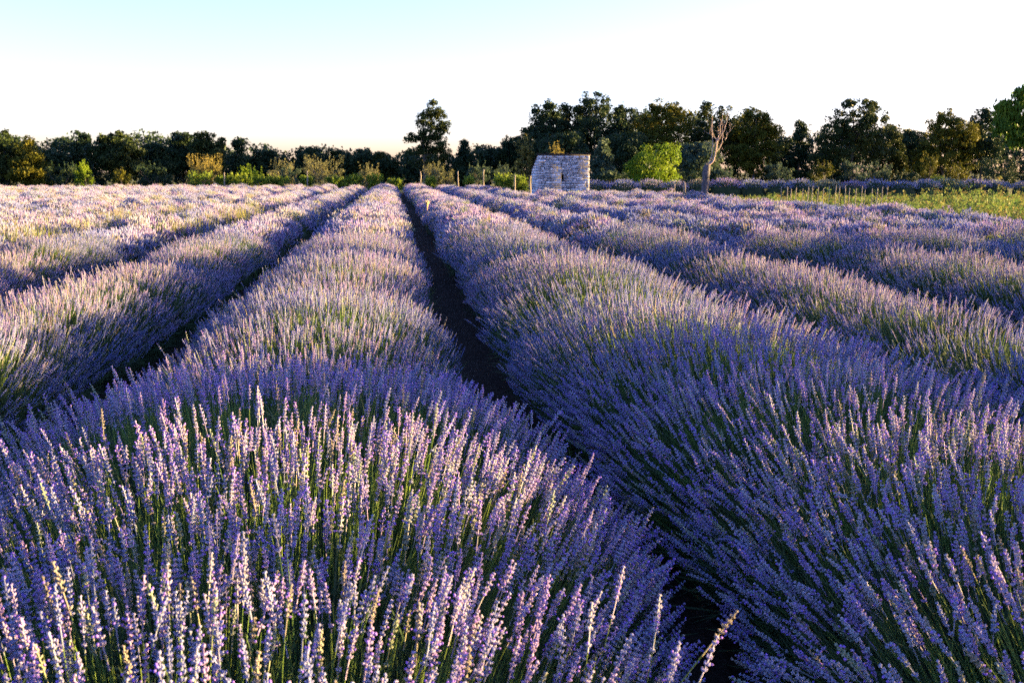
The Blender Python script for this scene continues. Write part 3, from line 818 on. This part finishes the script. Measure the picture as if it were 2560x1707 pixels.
def edge_tree():
    Y = 38.0; r = np.random.default_rng(77)
    c = at(2536, 300, Y); e = empty('broadleaf_tree', (c[0] + .35, Y, 0))
    tag(e, 'broadleaf tree with long drooping leaves cut off by the right edge', 'tree')
    H = at(2540, 205, Y)[2]; cb = at(2540, 375, Y)[2]; rw = 1.5
    lobes = [(-.85, 0, cb + (H - cb) * .4, .45, .6, .55), (-.75, .1, cb + (H - cb) * .62, .45, .5, .5), (0.15, 0, (H + cb) / 2, rw * .8, rw * .8, (H - cb) * .45), (-.45, 0, cb + (H - cb) * .45, .55, .6, .7), (-.55, .1, cb + (H - cb) * .62, .45, .5, .5), (-.1, 0, H - .35, .45, .5, .35), (.5, 0, H - .2, .5, .5, .4), (-.25, 0, cb + .35, .55, .5, .4)]
    cl, P = crown_points(r, lobes, 190, 26, .26, .5)
    n = len(P)
    d = r.normal(0, .35, (n, 3)); d[:, 2] = -1; d /= np.linalg.norm(d, axis=1)[:, None]
    x = np.cross(d, r.normal(size=(n, 3))); x /= np.linalg.norm(x, axis=1)[:, None]; f = np.cross(d, x)
    s = r.uniform(.15, .26, n)[:, None]
    V = np.stack([P, P + d * s * .4 + x * s * .2 + f * s * .06, P + d * s, P + d * s * .4 - x * s * .2 + f * s * .06], 1).reshape(-1, 3)
    i = np.arange(n)[:, None] * 4; T = np.concatenate([i + [0, 1, 2], i + [0, 2, 3]], 1).reshape(-1, 3)
    obj('crown', mesh('crown', V, None, T, [M['bright_dark']]), e)
    b = MB(); b.tube([(1.0, 0, -.1), (.75, 0, .8), (.45, 0, 1.7), (.15, 0, cb + .3), (.1, 0, H * .85)], [.16, .13, .10, .08, .03], 9, wob=.05)
    for i in r.choice(len(cl), 14, replace=False):
        b.tube([(.05, 0, cb + .2), (cl[i] + np.array([0, 0, cb + .2])) / 2 + np.array([0, 0, .15]), cl[i]], [.04, .025, .008], 5)
    obj('trunk', b.build('trunk', [M['bark']], smooth=True), e)
M['bright_dark'] = leaf_mat('drooping_leaf', [(0.3, (0.04, 0.085, 0.010)), (0.7, (0.10, 0.15, 0.016))], 1.2, 0.4, 0.4)
edge_tree()

# ------------------------------------------------------------------ the trees behind the field
WG = 'trees of the wood behind the field'
TREES = [  # label, material, x, ytop, width, distance, style, leaves
    ('olive-green tree cut off by the left edge of the picture', 'oak', 8, 324, 92, 96, 'dome', 6500),
    ('low rounded yellowish-green tree reaching the ground, second from the left edge', 'oak2', 72, 345, 96, 94, 'cone', 6500),
    ('short dark tree filling the gap right of the leftmost pair of trees', 'darkgreen', 132, 366, 60, 100, 'dome', 3600),
    ('airy ragged tree with thin pointed top in the left wood', 'darkgreen', 196, 326, 84, 102, 'feather', 3400),
    ('broad rusty-green oak with ragged top in the left wood', 'oak', 290, 327, 112, 98, 'oak', 7000),
    ('dark low tree between rusty oak and twin trees on the left', 'darkgreen', 388, 354, 92, 102, 'oak', 5000),
    ('dark round-topped tree, left of a taller pointed neighbour', 'darkgreen', 452, 325, 88, 104, 'oak', 5200),
    ('brownish tree with pointed top, tallest of the left wood', 'oak', 515, 316, 72, 102, 'oak', 5000),
    ('dark tree right of the tallest tree of the left wood', 'darkgreen', 594, 346, 72, 106, 'feather', 3600),
    ('low dark tree above the golden olive bushes, left of a domed one', 'darkgreen', 660, 372, 76, 108, 'oak', 4000),
    ('dark domed tree above the golden olive bushes', 'darkgreen', 768, 361, 84, 108, 'oak', 5000),
    ('small brownish tree, first of three left of the tall lone tree', 'oak', 850, 375, 62, 110, 'oak', 3600),
    ('small brownish tree, second of three left of the tall lone tree', 'oak', 906, 372, 66, 110, 'oak', 3600),
    ('small brownish tree, third of three, nearest the tall lone tree', 'oak', 955, 374, 60, 110, 'oak', 3600),
    ('pointed dark tree right beside the tall lone tree', 'darkgreen', 1160, 354, 72, 104, 'cone', 5000),
    ('low dark tree between pointed tree and the tall wood', 'darkgreen', 1222, 370, 64, 108, 'oak', 3600),
    ('dark tree at the low left foot of the tall wood', 'darkgreen', 1276, 334, 60, 106, 'oak', 3800),
    ('tall dark tree with spiky tip, first of the wood behind hut', 'darkgreen', 1362, 246, 124, 104, 'oak', 8000),
    ('tall dark tree above the hut, left of the highest treetop', 'oak', 1418, 253, 100, 106, 'oak', 6500),
    ('highest tree of the wood, rising above right end of hut', 'darkgreen', 1490, 222, 112, 106, 'oak', 7500),
    ('dark tree just right of the highest treetop', 'darkgreen', 1566, 252, 92, 108, 'oak', 6000),
    ('broad yellowish tree behind the bright green tree', 'oak2', 1660, 234, 140, 102, 'oak', 9000),
    ('dark tree with gaps of sky behind the dead tree', 'oak', 1795, 248, 128, 104, 'oak', 6800),
    ('golden-green tree with pointed top just right of the dead tree', 'oak2', 1890, 254, 104, 100, 'oak', 6500),
    ('thin feathery tree between golden tree and big round oak', 'darkgreen', 2002, 300, 66, 104, 'feather', 3200),
    ('big spreading oak with small tuft on top, right wood', 'oak', 2140, 236, 156, 100, 'oak', 9000),
    ('small ragged tree right beside the big spreading oak', 'oak', 2232, 304, 70, 104, 'oak', 3800),
    ('wide flat-topped oak near the right end of the wood', 'oak2', 2370, 268, 136, 100, 'oak', 8500),
    ('dark tree half hidden behind the drooping-leaved edge tree', 'darkgreen', 2466, 254, 96, 100, 'oak', 6000),
    ('low dark tree between big spreading oak and flat-topped oak', 'darkgreen', 2285, 318, 70, 108, 'oak', 3800),
    ('low dark tree between feathery tree and golden-green tree', 'darkgreen', 1955, 338, 70, 106, 'oak', 3800),
    ('dark low tree under the dead tree branches', 'teal', 1745, 345, 110, 85, 'dome', 5000),
    ('grey-green low tree right behind the hut roof', 'teal', 1508, 352, 76, 83, 'cone', 4200),
    ('dark shaded tree rising behind the hut', 'darkgreen', 1400, 318, 130, 96, 'dome', 6500),
    ('dark shaded tree between hut and bright green tree', 'darkgreen', 1565, 322, 110, 96, 'dome', 5600),
]
M['oak2'] = leaf_mat('yellowish_leaf', [(0.3, (0.034, 0.046, 0.007)), (0.7, (0.105, 0.095, 0.011))], 0.35, 0.25, 0.5)
for i, (lab, mt, px, yt, w, Y, st, n) in enumerate(TREES):
    tree(lab, 'wood_tree', 'tree', M[mt], px, yt, w, Y, 1000 + i, st, WG, n=int(n * 2.4), leaf=.23)
# the tall lone tree: narrow pointed crown above a spreading skirt
def lone_tree():
    Y = 98.0; s = Y / FPX
    def L(px, py, rx, rz):
        p = at(px, py, Y); x0 = at(1060, 400, Y)[0]; return (p[0] - x0, 0, p[2], rx * s, rx * s, rz * s)
    lob = [L(1078, 262, 16, 16), L(1088, 285, 34, 24), L(1058, 300, 30, 22), L(1105, 318, 26, 26), L(1070, 330, 42, 26), L(1040, 342, 30, 18), L(1020, 352, 20, 10), L(1085, 358, 36, 26), L(1052, 378, 40, 18), L(1105, 385, 28, 22), L(1010, 385, 20, 10), L(1068, 408, 50, 26)]
    tree('tall lone oak standing clear against the sky behind the rows', 'lone_oak', 'tree', M['oak'], 1060, 248, 130, Y, 88, 'oak', n=11000, leaf=.20, trunk_w=.26, lobes=lob)
lone_tree()

# ------------------------------------------------------------------ bushes before the wood
BUSHES = [  # label, name, material, x, ytop, width, distance, leaf, n, upright
    ('tall loose golden shrub with upright shoots before the left wood', 'golden_shrub', 'gold', 508, 388, 104, 85, .12, 3000, 1.6),
    ('big rounded golden olive bush, widest behind the rows', 'olive_bush', 'olive', 808, 390, 116, 85, .10, 3600, .8),
    ('golden olive bush behind a darker grey one', 'olive_bush', 'olive', 700, 398, 84, 89, .10, 2600, .5),
    ('dark grey-green olive bush before the golden ones', 'olive_bush', 'teal', 724, 414, 62, 84, .09, 2200, .3),
    ('small grey-gold olive bush left of the tall lone oak', 'olive_bush', 'olive', 922, 408, 60, 86, .09, 2000, .5),
    ('golden bush at the foot of the tall lone oak', 'olive_bush', 'olive', 1084, 404, 66, 85, .09, 2200, .7),
    ('low golden bush right of the one under the lone oak', 'olive_bush', 'olive', 1120, 424, 40, 86, .09, 1200, .3),
    ('green leafy bush right of the tall golden shrub', 'green_bush', 'bright', 628, 412, 76, 86, .12, 2000, .4),
    ('small bright bush in the dark left wood', 'green_bush', 'bright', 208, 400, 48, 89, .13, 1400, .2),
    ('small yellowish bush below the rusty oak', 'green_bush', 'oak2', 302, 420, 50, 88, .13, 1400, .2),
    ('golden-lit bush above the left end of the hut', 'green_bush', 'gold', 1312, 342, 62, 95, .16, 1800, .6),
    ('dark bush beside the left wall of the hut', 'green_bush', 'teal', 1262, 404, 86, 87, .12, 2400, .2),
    ('golden-lit bush peeking over the right end of hut roof', 'green_bush', 'gold', 1392, 358, 40, 89, .14, 900, .4),
    ('small grey-green bush right of the dead tree trunk', 'green_bush', 'teal', 1815, 418, 44, 74, .10, 1500, .3),
    ('round green bush with lit top at the wood edge, right of dead tree', 'green_bush', 'oak2', 2052, 402, 78, 83, .12, 2400, .2),
    ('wide dark grey-green bush under the big spreading oak', 'green_bush', 'teal', 2140, 396, 96, 85, .12, 2800, .2),
    ('dark grey-green bush right of the one under spreading oak', 'green_bush', 'teal', 2206, 402, 66, 86, .12, 2200, .2),
    ('yellowish bush in the gap below the flat-topped oak', 'green_bush', 'oak2', 2325, 382, 56, 89, .13, 1800, .2),
    ('low lit weedy bush behind the lavender hedge, right part', 'green_bush', 'vine', 2345, 438, 44, 76, .08, 1000, .8),
    ('pale green scrub below the flat-topped oak', 'green_bush', 'oak2', 2395, 412, 80, 83, .12, 2200, .6),
    ('big dark bush below the drooping-leaved edge tree', 'green_bush', 'darkgreen', 2500, 380, 130, 76, .12, 3800, .2),
    ('dark bush left of the small bright bush in left wood', 'green_bush', 'darkgreen', 150, 405, 90, 91, .13, 2600, .2),
    ('dark bush between small bright bush and golden shrub', 'green_bush', 'darkgreen', 385, 405, 110, 91, .13, 3000, .2),
    ('grey-green bush right of the tall lone oak', 'green_bush', 'teal', 1190, 405, 80, 91, .13, 2400, .2),
    ('dark grey-green bush at the wood edge behind the hedge', 'green_bush', 'teal', 1950, 398, 90, 87, .13, 2600, .2),
    ('dark scrub behind the trunk of the dead tree', 'green_bush', 'darkgreen', 1730, 420, 80, 76, .12, 2200, .2),
    ('dark scrub right of the hut', 'green_bush', 'darkgreen', 1525, 425, 110, 81, .12, 2600, .2),
    ('dark scrub between flat-topped oak and wide grey-green bush', 'green_bush', 'darkgreen', 2268, 420, 80, 85, .12, 2200, .2),
]
for i, (lab, nm, mt, px, yt, w, Y, lf, n, up) in enumerate(BUSHES):
    bush(lab, nm, 'bush', M[mt], px, yt, w, Y, 2000 + i, lf, n, 'bushes along the wood edge', up)

# shaded undergrowth of the wood, one mass
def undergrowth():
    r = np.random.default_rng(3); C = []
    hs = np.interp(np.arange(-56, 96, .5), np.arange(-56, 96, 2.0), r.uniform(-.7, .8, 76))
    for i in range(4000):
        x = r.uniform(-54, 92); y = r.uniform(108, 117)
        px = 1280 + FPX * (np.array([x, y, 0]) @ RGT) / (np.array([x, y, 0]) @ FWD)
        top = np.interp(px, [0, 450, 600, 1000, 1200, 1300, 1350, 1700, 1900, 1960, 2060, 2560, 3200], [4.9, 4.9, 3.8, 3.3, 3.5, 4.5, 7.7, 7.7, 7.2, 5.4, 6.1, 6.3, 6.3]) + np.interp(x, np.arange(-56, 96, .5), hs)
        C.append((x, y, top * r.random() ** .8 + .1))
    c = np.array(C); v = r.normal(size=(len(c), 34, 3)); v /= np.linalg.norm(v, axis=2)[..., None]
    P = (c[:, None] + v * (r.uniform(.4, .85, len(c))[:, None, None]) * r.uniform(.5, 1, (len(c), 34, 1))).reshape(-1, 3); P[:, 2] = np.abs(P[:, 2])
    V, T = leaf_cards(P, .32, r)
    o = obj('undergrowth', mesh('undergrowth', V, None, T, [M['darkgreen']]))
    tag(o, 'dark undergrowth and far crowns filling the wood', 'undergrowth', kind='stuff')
undergrowth()

# ------------------------------------------------------------------ vines and posts beyond the row ends
VINES = [(497, 430, 60), (556, 440, 36), (598, 432, 70), (658, 438, 60), (700, 442, 50), (766, 440, 40), (838, 440, 62), (884, 436, 54), (936, 436, 56), (990, 446, 46), (1076, 442, 36), (1172, 440, 34), (1258, 436, 54), (1302, 440, 40)]
VL = ['left of the first vineyard post', 'at the first vineyard post', 'right of the first vineyard post', 'below the green leafy bush', 'before the dark olive bush', 'at the post left of the big olive bush',
      'before the big golden olive bush', 'right of the big golden olive bush', 'before the small grey-gold olive', 'left of the post by the lone oak', 'before the bush under the lone oak', 'between two posts right of the lone oak',
      'just left of the hut', 'touching the left wall of the hut']
for i, (px, yt, w) in enumerate(VINES):
    bush('low yellow-green vine ' + VL[i], 'grape_vine', 'vine', M['vine'], px, yt, w, 80.5 + (i % 3) * .4 if px < 1240 else 63, 3000 + i, .13, 1000, 'vines behind the row ends', .7, .13)
def post(name, label, px, y_top, Y, rad, grp, lean=0.0, seed=0, cat='post'):
    r = np.random.default_rng(4000 + seed); p = at(px, y_top, Y)
    b = MB(); z = np.linspace(-.1, p[2], 6)
    b.tube(np.column_stack([lean * (z / p[2]) + r.normal(0, rad * .25, 6), r.normal(0, rad * .25, 6), z]), np.linspace(rad, rad * .8, 6), 7, wob=.08)
    o = obj(name, b.build(name, [M['post']]), None, (p[0], Y, 0)); tag(o, label, cat, grp)
for i, (px, yt, lab) in enumerate([(560, 432, 'weathered wooden post among vines below the left wood'), (768, 428, 'weathered wooden post left of the big golden olive bush'), (1052, 430, 'weathered wooden post before the tall lone oak'),
                                   (1145, 429, 'weathered wooden post right of the lone oak, nearest it'), (1209, 424, 'taller weathered post between lone oak and hut'), (1287, 438, 'short pale post among vines left of the hut'), (1326, 440, 'short pale post at the left wall of the hut')]):
    post('vineyard_post', lab, px, yt, 80 if px < 1240 else 60, .05, 'vineyard posts', 0, i)

# ------------------------------------------------------------------ lavender hedge behind the plot
def hedge_bush_meshes():
    out = []
    for s in range(4):
        r = np.random.default_rng(700 + s)
        a, b = MB(), MB(); core = []
        for i in range(480):
            al = math.acos(r.uniform(0.30, 1)); t = r.uniform(0, 6.28)
            d = np.array([math.sin(al) * math.cos(t), math.sin(al) * math.sin(t), math.cos(al)])
            P = np.array([d[0] * .80, d[1] * .66, .30 + .66 * d[2] ** .8]) * (1 + r.normal(0, .05))
            R = np.array(Vector(d + np.array([0, 0, .35])).to_track_quat('Z', 'Y').to_matrix())
            make_stalk(3, 70000 + s * 1000 + i, a, b, P, R, r.uniform(1.0, 1.35))
        n1, n2 = 14, 7; V = []
        for j in range(n2):
            al = math.pi / 2 * j / (n2 - 1)
            for i in range(n1):
                t = i * 2 * math.pi / n1; q = 1 + r.normal(0, .06)
                V.append((.62 * math.sin(al + .001) * math.cos(t) * q, .52 * math.sin(al + .001) * math.sin(t) * q, .74 * math.cos(al) ** .6 * q))
        q = [(j * n1 + i, (j + 1) * n1 + i, (j + 1) * n1 + (i + 1) % n1, j * n1 + (i + 1) % n1) for j in range(n2 - 1) for i in range(n1)]
        out.append((mesh('foliage', V, q, None, [M['lavleaf']]), a.build('stems', [M['stem']]), b.build('flower_heads', [M['calyx']])))
    return out
HB = hedge_bush_meshes()
x = 12.6; i = 0
while x < 46:
    e = empty('lavender_bush', (x, 62 + random.uniform(-.25, .25), 0)); s = random.uniform(1.05, 1.25); e.scale = (s * random.uniform(1.1, 1.35), s, s * random.uniform(.98, 1.08)); e.rotation_euler[2] = random.choice((0, math.pi)) + random.uniform(-.3, .3)
    tag(e, 'rounded lavender bush in the far hedge behind the weedy plot', 'lavender bush', 'lavender bushes of the far hedge')
    fm, sm, hm = HB[i % 4]
    obj('foliage', fm, e); obj('stems', sm, e)['kind'] = 'stuff'; obj('flower_heads', hm, e)['kind'] = 'stuff'
    x += random.uniform(1.5, 1.8); i += 1

# ------------------------------------------------------------------ weedy plot and stakes
def weeds():
    r = np.random.default_rng(21)
    C, Tp = [], []
    for i in range(6000):
        y = r.uniform(19, 60.5); x = r.uniform(13.4, 14 + y * .72 - 6 if y > 24 else 24)
        if x > .76 * y + 3: continue
        if x < 16.5 and y > 26 and r.random() < .6: continue
        h = (abs(r.normal(.30, .15)) * (1.2 if x > 18 else .6) + .05) * np.interp(y, [19, 44, 54, 60], [1, 1, .45, .2])
        cl = .5 + .5 * math.sin(x * .9 + 1.7 * math.sin(y * .31)) * math.cos(y * .55 + x * .2); h *= .45 + 1.1 * cl
        k = int(10 + h * 18); s = r.random(k) ** .8
        lean = r.normal(0, .12, 2)
        p = np.column_stack([x + lean[0] * s * h + r.normal(0, .05 + .05 * (1 - s)), y + lean[1] * s * h + r.normal(0, .05 + .05 * (1 - s)), s * h + .02]); C.append(p)
    P = np.concatenate(C)
    V, T = leaf_cards(P, .085 * r.uniform(.5, 1.7, (len(P), 1)), r, up=.8, aspect=.4)
    o = obj('weeds', mesh('weeds', V, None, T, [M['weed']])); tag(o, 'yellowing weeds and low vegetables growing on the plot', 'weeds', kind='stuff')
weeds()
for i in range(26):
    px = 1955 + i * 13.2 + random.uniform(-4, 4) if i < 21 else random.choice((1690, 1700, 1712, 1722, 1880)) + random.uniform(-8, 8)
    Y = 37 + random.uniform(-3, 5) if i < 21 else 44
    post('plant_stake', 'thin pale wooden stake in the line along the weedy plot', px, random.uniform(464, 474) if i < 21 else random.uniform(455, 462), Y, .016, 'thin stakes on the plot', random.uniform(-.03, .03), 50 + i, 'stake')

# dry yellow grass that has come up among the rows on the left
def row_grass():
    r = np.random.default_rng(33); b = MB()
    for (px, py, Y, w, n) in ((110, 540, 20.5, 1.6, 70), (50, 560, 17.5, 1.0, 45), (500, 505, 28, 2.0, 60), (560, 512, 26, 1.5, 60), (330, 520, 24, 2.0, 70), (420, 540, 20.5, 1.4, 50)):
        c = at(px, py, Y)
        for k in range(n):
            x, y = c[0] + r.normal(0, w * .5), Y + r.normal(0, w * .35); h = r.uniform(.66, .84)
            for j in range(5):
                d = r.normal(0, .09, 2); ww = r.uniform(.003, .006) * 1.0; a = r.uniform(0, 3.14); cs, sn = math.cos(a) * ww, math.sin(a) * ww
                z = np.array([.35, .6, 1.0]) * h; f = np.array([0, .4, 1.0]); u = np.array([1, .9, .15])
                C = np.stack([x + d[0] * f, y + d[1] * f, z], -1); S = np.stack([cs * u, sn * u, 0 * u], -1)
                b.add(np.concatenate([C + S, C - S]), [(0, 1, 4, 3), (1, 2, 5, 4)])
    o = obj('grass', b.build('grass', [M['drygrass']])); tag(o, 'yellow grass blades scattered among the lavender rows', 'grass', kind='stuff')
M['drygrass'] = leaf_mat('dry_grass', [(0.3, (0.14, 0.16, 0.045)), (0.7, (0.26, 0.23, 0.07))], 0.8, 0.35, 0.6)
row_grass()

# a small dried tuft standing in the first row right of the furrow
def dry_tuft():
    p = at(1068, 514, 24.5); r = np.random.default_rng(8); b = MB()
    for i in range(26):
        d = r.normal(0, .35, 3); d[2] = 1
        b.tube([(0, 0, -.12), d * .04, d * r.uniform(.07, .12) + r.normal(0, .02, 3)], [.002, .005, .010], 4)
    o = obj('dried_tuft', b.build('dried_tuft', [M['straw']]), None, tuple(p)); tag(o, 'small dried straw-coloured tuft in the lavender near the furrow', 'tuft')
M['straw'] = rough_mat('dried_plant', [(0.3, (0.42, 0.22, 0.09)), (0.7, (0.60, 0.42, 0.22))], 20, .2)
dry_tuft()

# ------------------------------------------------------------------ unseen trees and bushes added at the right to cast shade into view
def side_tree(label, X, Y, H, W, seed, n):
    r = np.random.default_rng(seed)
    e = empty('added_shade_cypress', (X, Y, 0)); tag(e, label, 'tree', 'slender trees added out of view on the right for shade')
    lobes = [(0, 0, H * (.1 + .8 * s), W / 2 * (1 - .75 * s ** 2), W / 2 * (1 - .75 * s ** 2), H * .1) for s in np.linspace(0, 1, 9)]
    c, P = crown_points(r, lobes, n // 20, 20, .16, .5); P[:, 2] = np.maximum(P[:, 2], .1)
    V, T = leaf_cards(P, .13, r, up=.5)
    obj('crown', mesh('crown', V, None, T, [M['darkgreen']]), e)
    b = MB(); b.tube([(0, 0, -.1), (.02, 0, H * .5), (0, 0, H * .9)], [.12, .08, .02], 8); obj('trunk', b.build('trunk', [M['bark']]), e)
for i, (bx, by, bh, bw) in enumerate(((49.5, 63.6, 4.4, 3.2), (50.5, 66.3, 5.4, 3.6), (51.0, 69.5, 4.8, 3.8), (48.0, 59.5, 3.6, 3.0), (46.5, 55.0, 3.0, 2.6), (32.5, 43.2, 4.0, 2.8))):  # unseen bushes added to shade the far hedge and the dead trunk
    p = project(np.array([[bx, by, bh]])); bush('%s dense dark bush added out of view on the right to cast shade' % ORD[i], 'added_shade_bush', 'bush', M['darkgreen'], float(p[0][0]), float(p[1][0]), bw * FPX / by, by, 5100 + i, .16, 3600, 'bushes added out of view on the right for shade', .1, .25)
side_tree('slender dark cypress added out of view to shade the near rows', 16.0, 6.0, 6.6, 2.3, 61, 14000)
side_tree('middle slender cypress added out of view to shade the rows farther along', 17.5, 13.7, 6.4, 1.7, 63, 11000)
side_tree('smaller slender cypress added out of view to shade the nearest rows', 15.0, 3.9, 4.9, .45, 62, 2600)
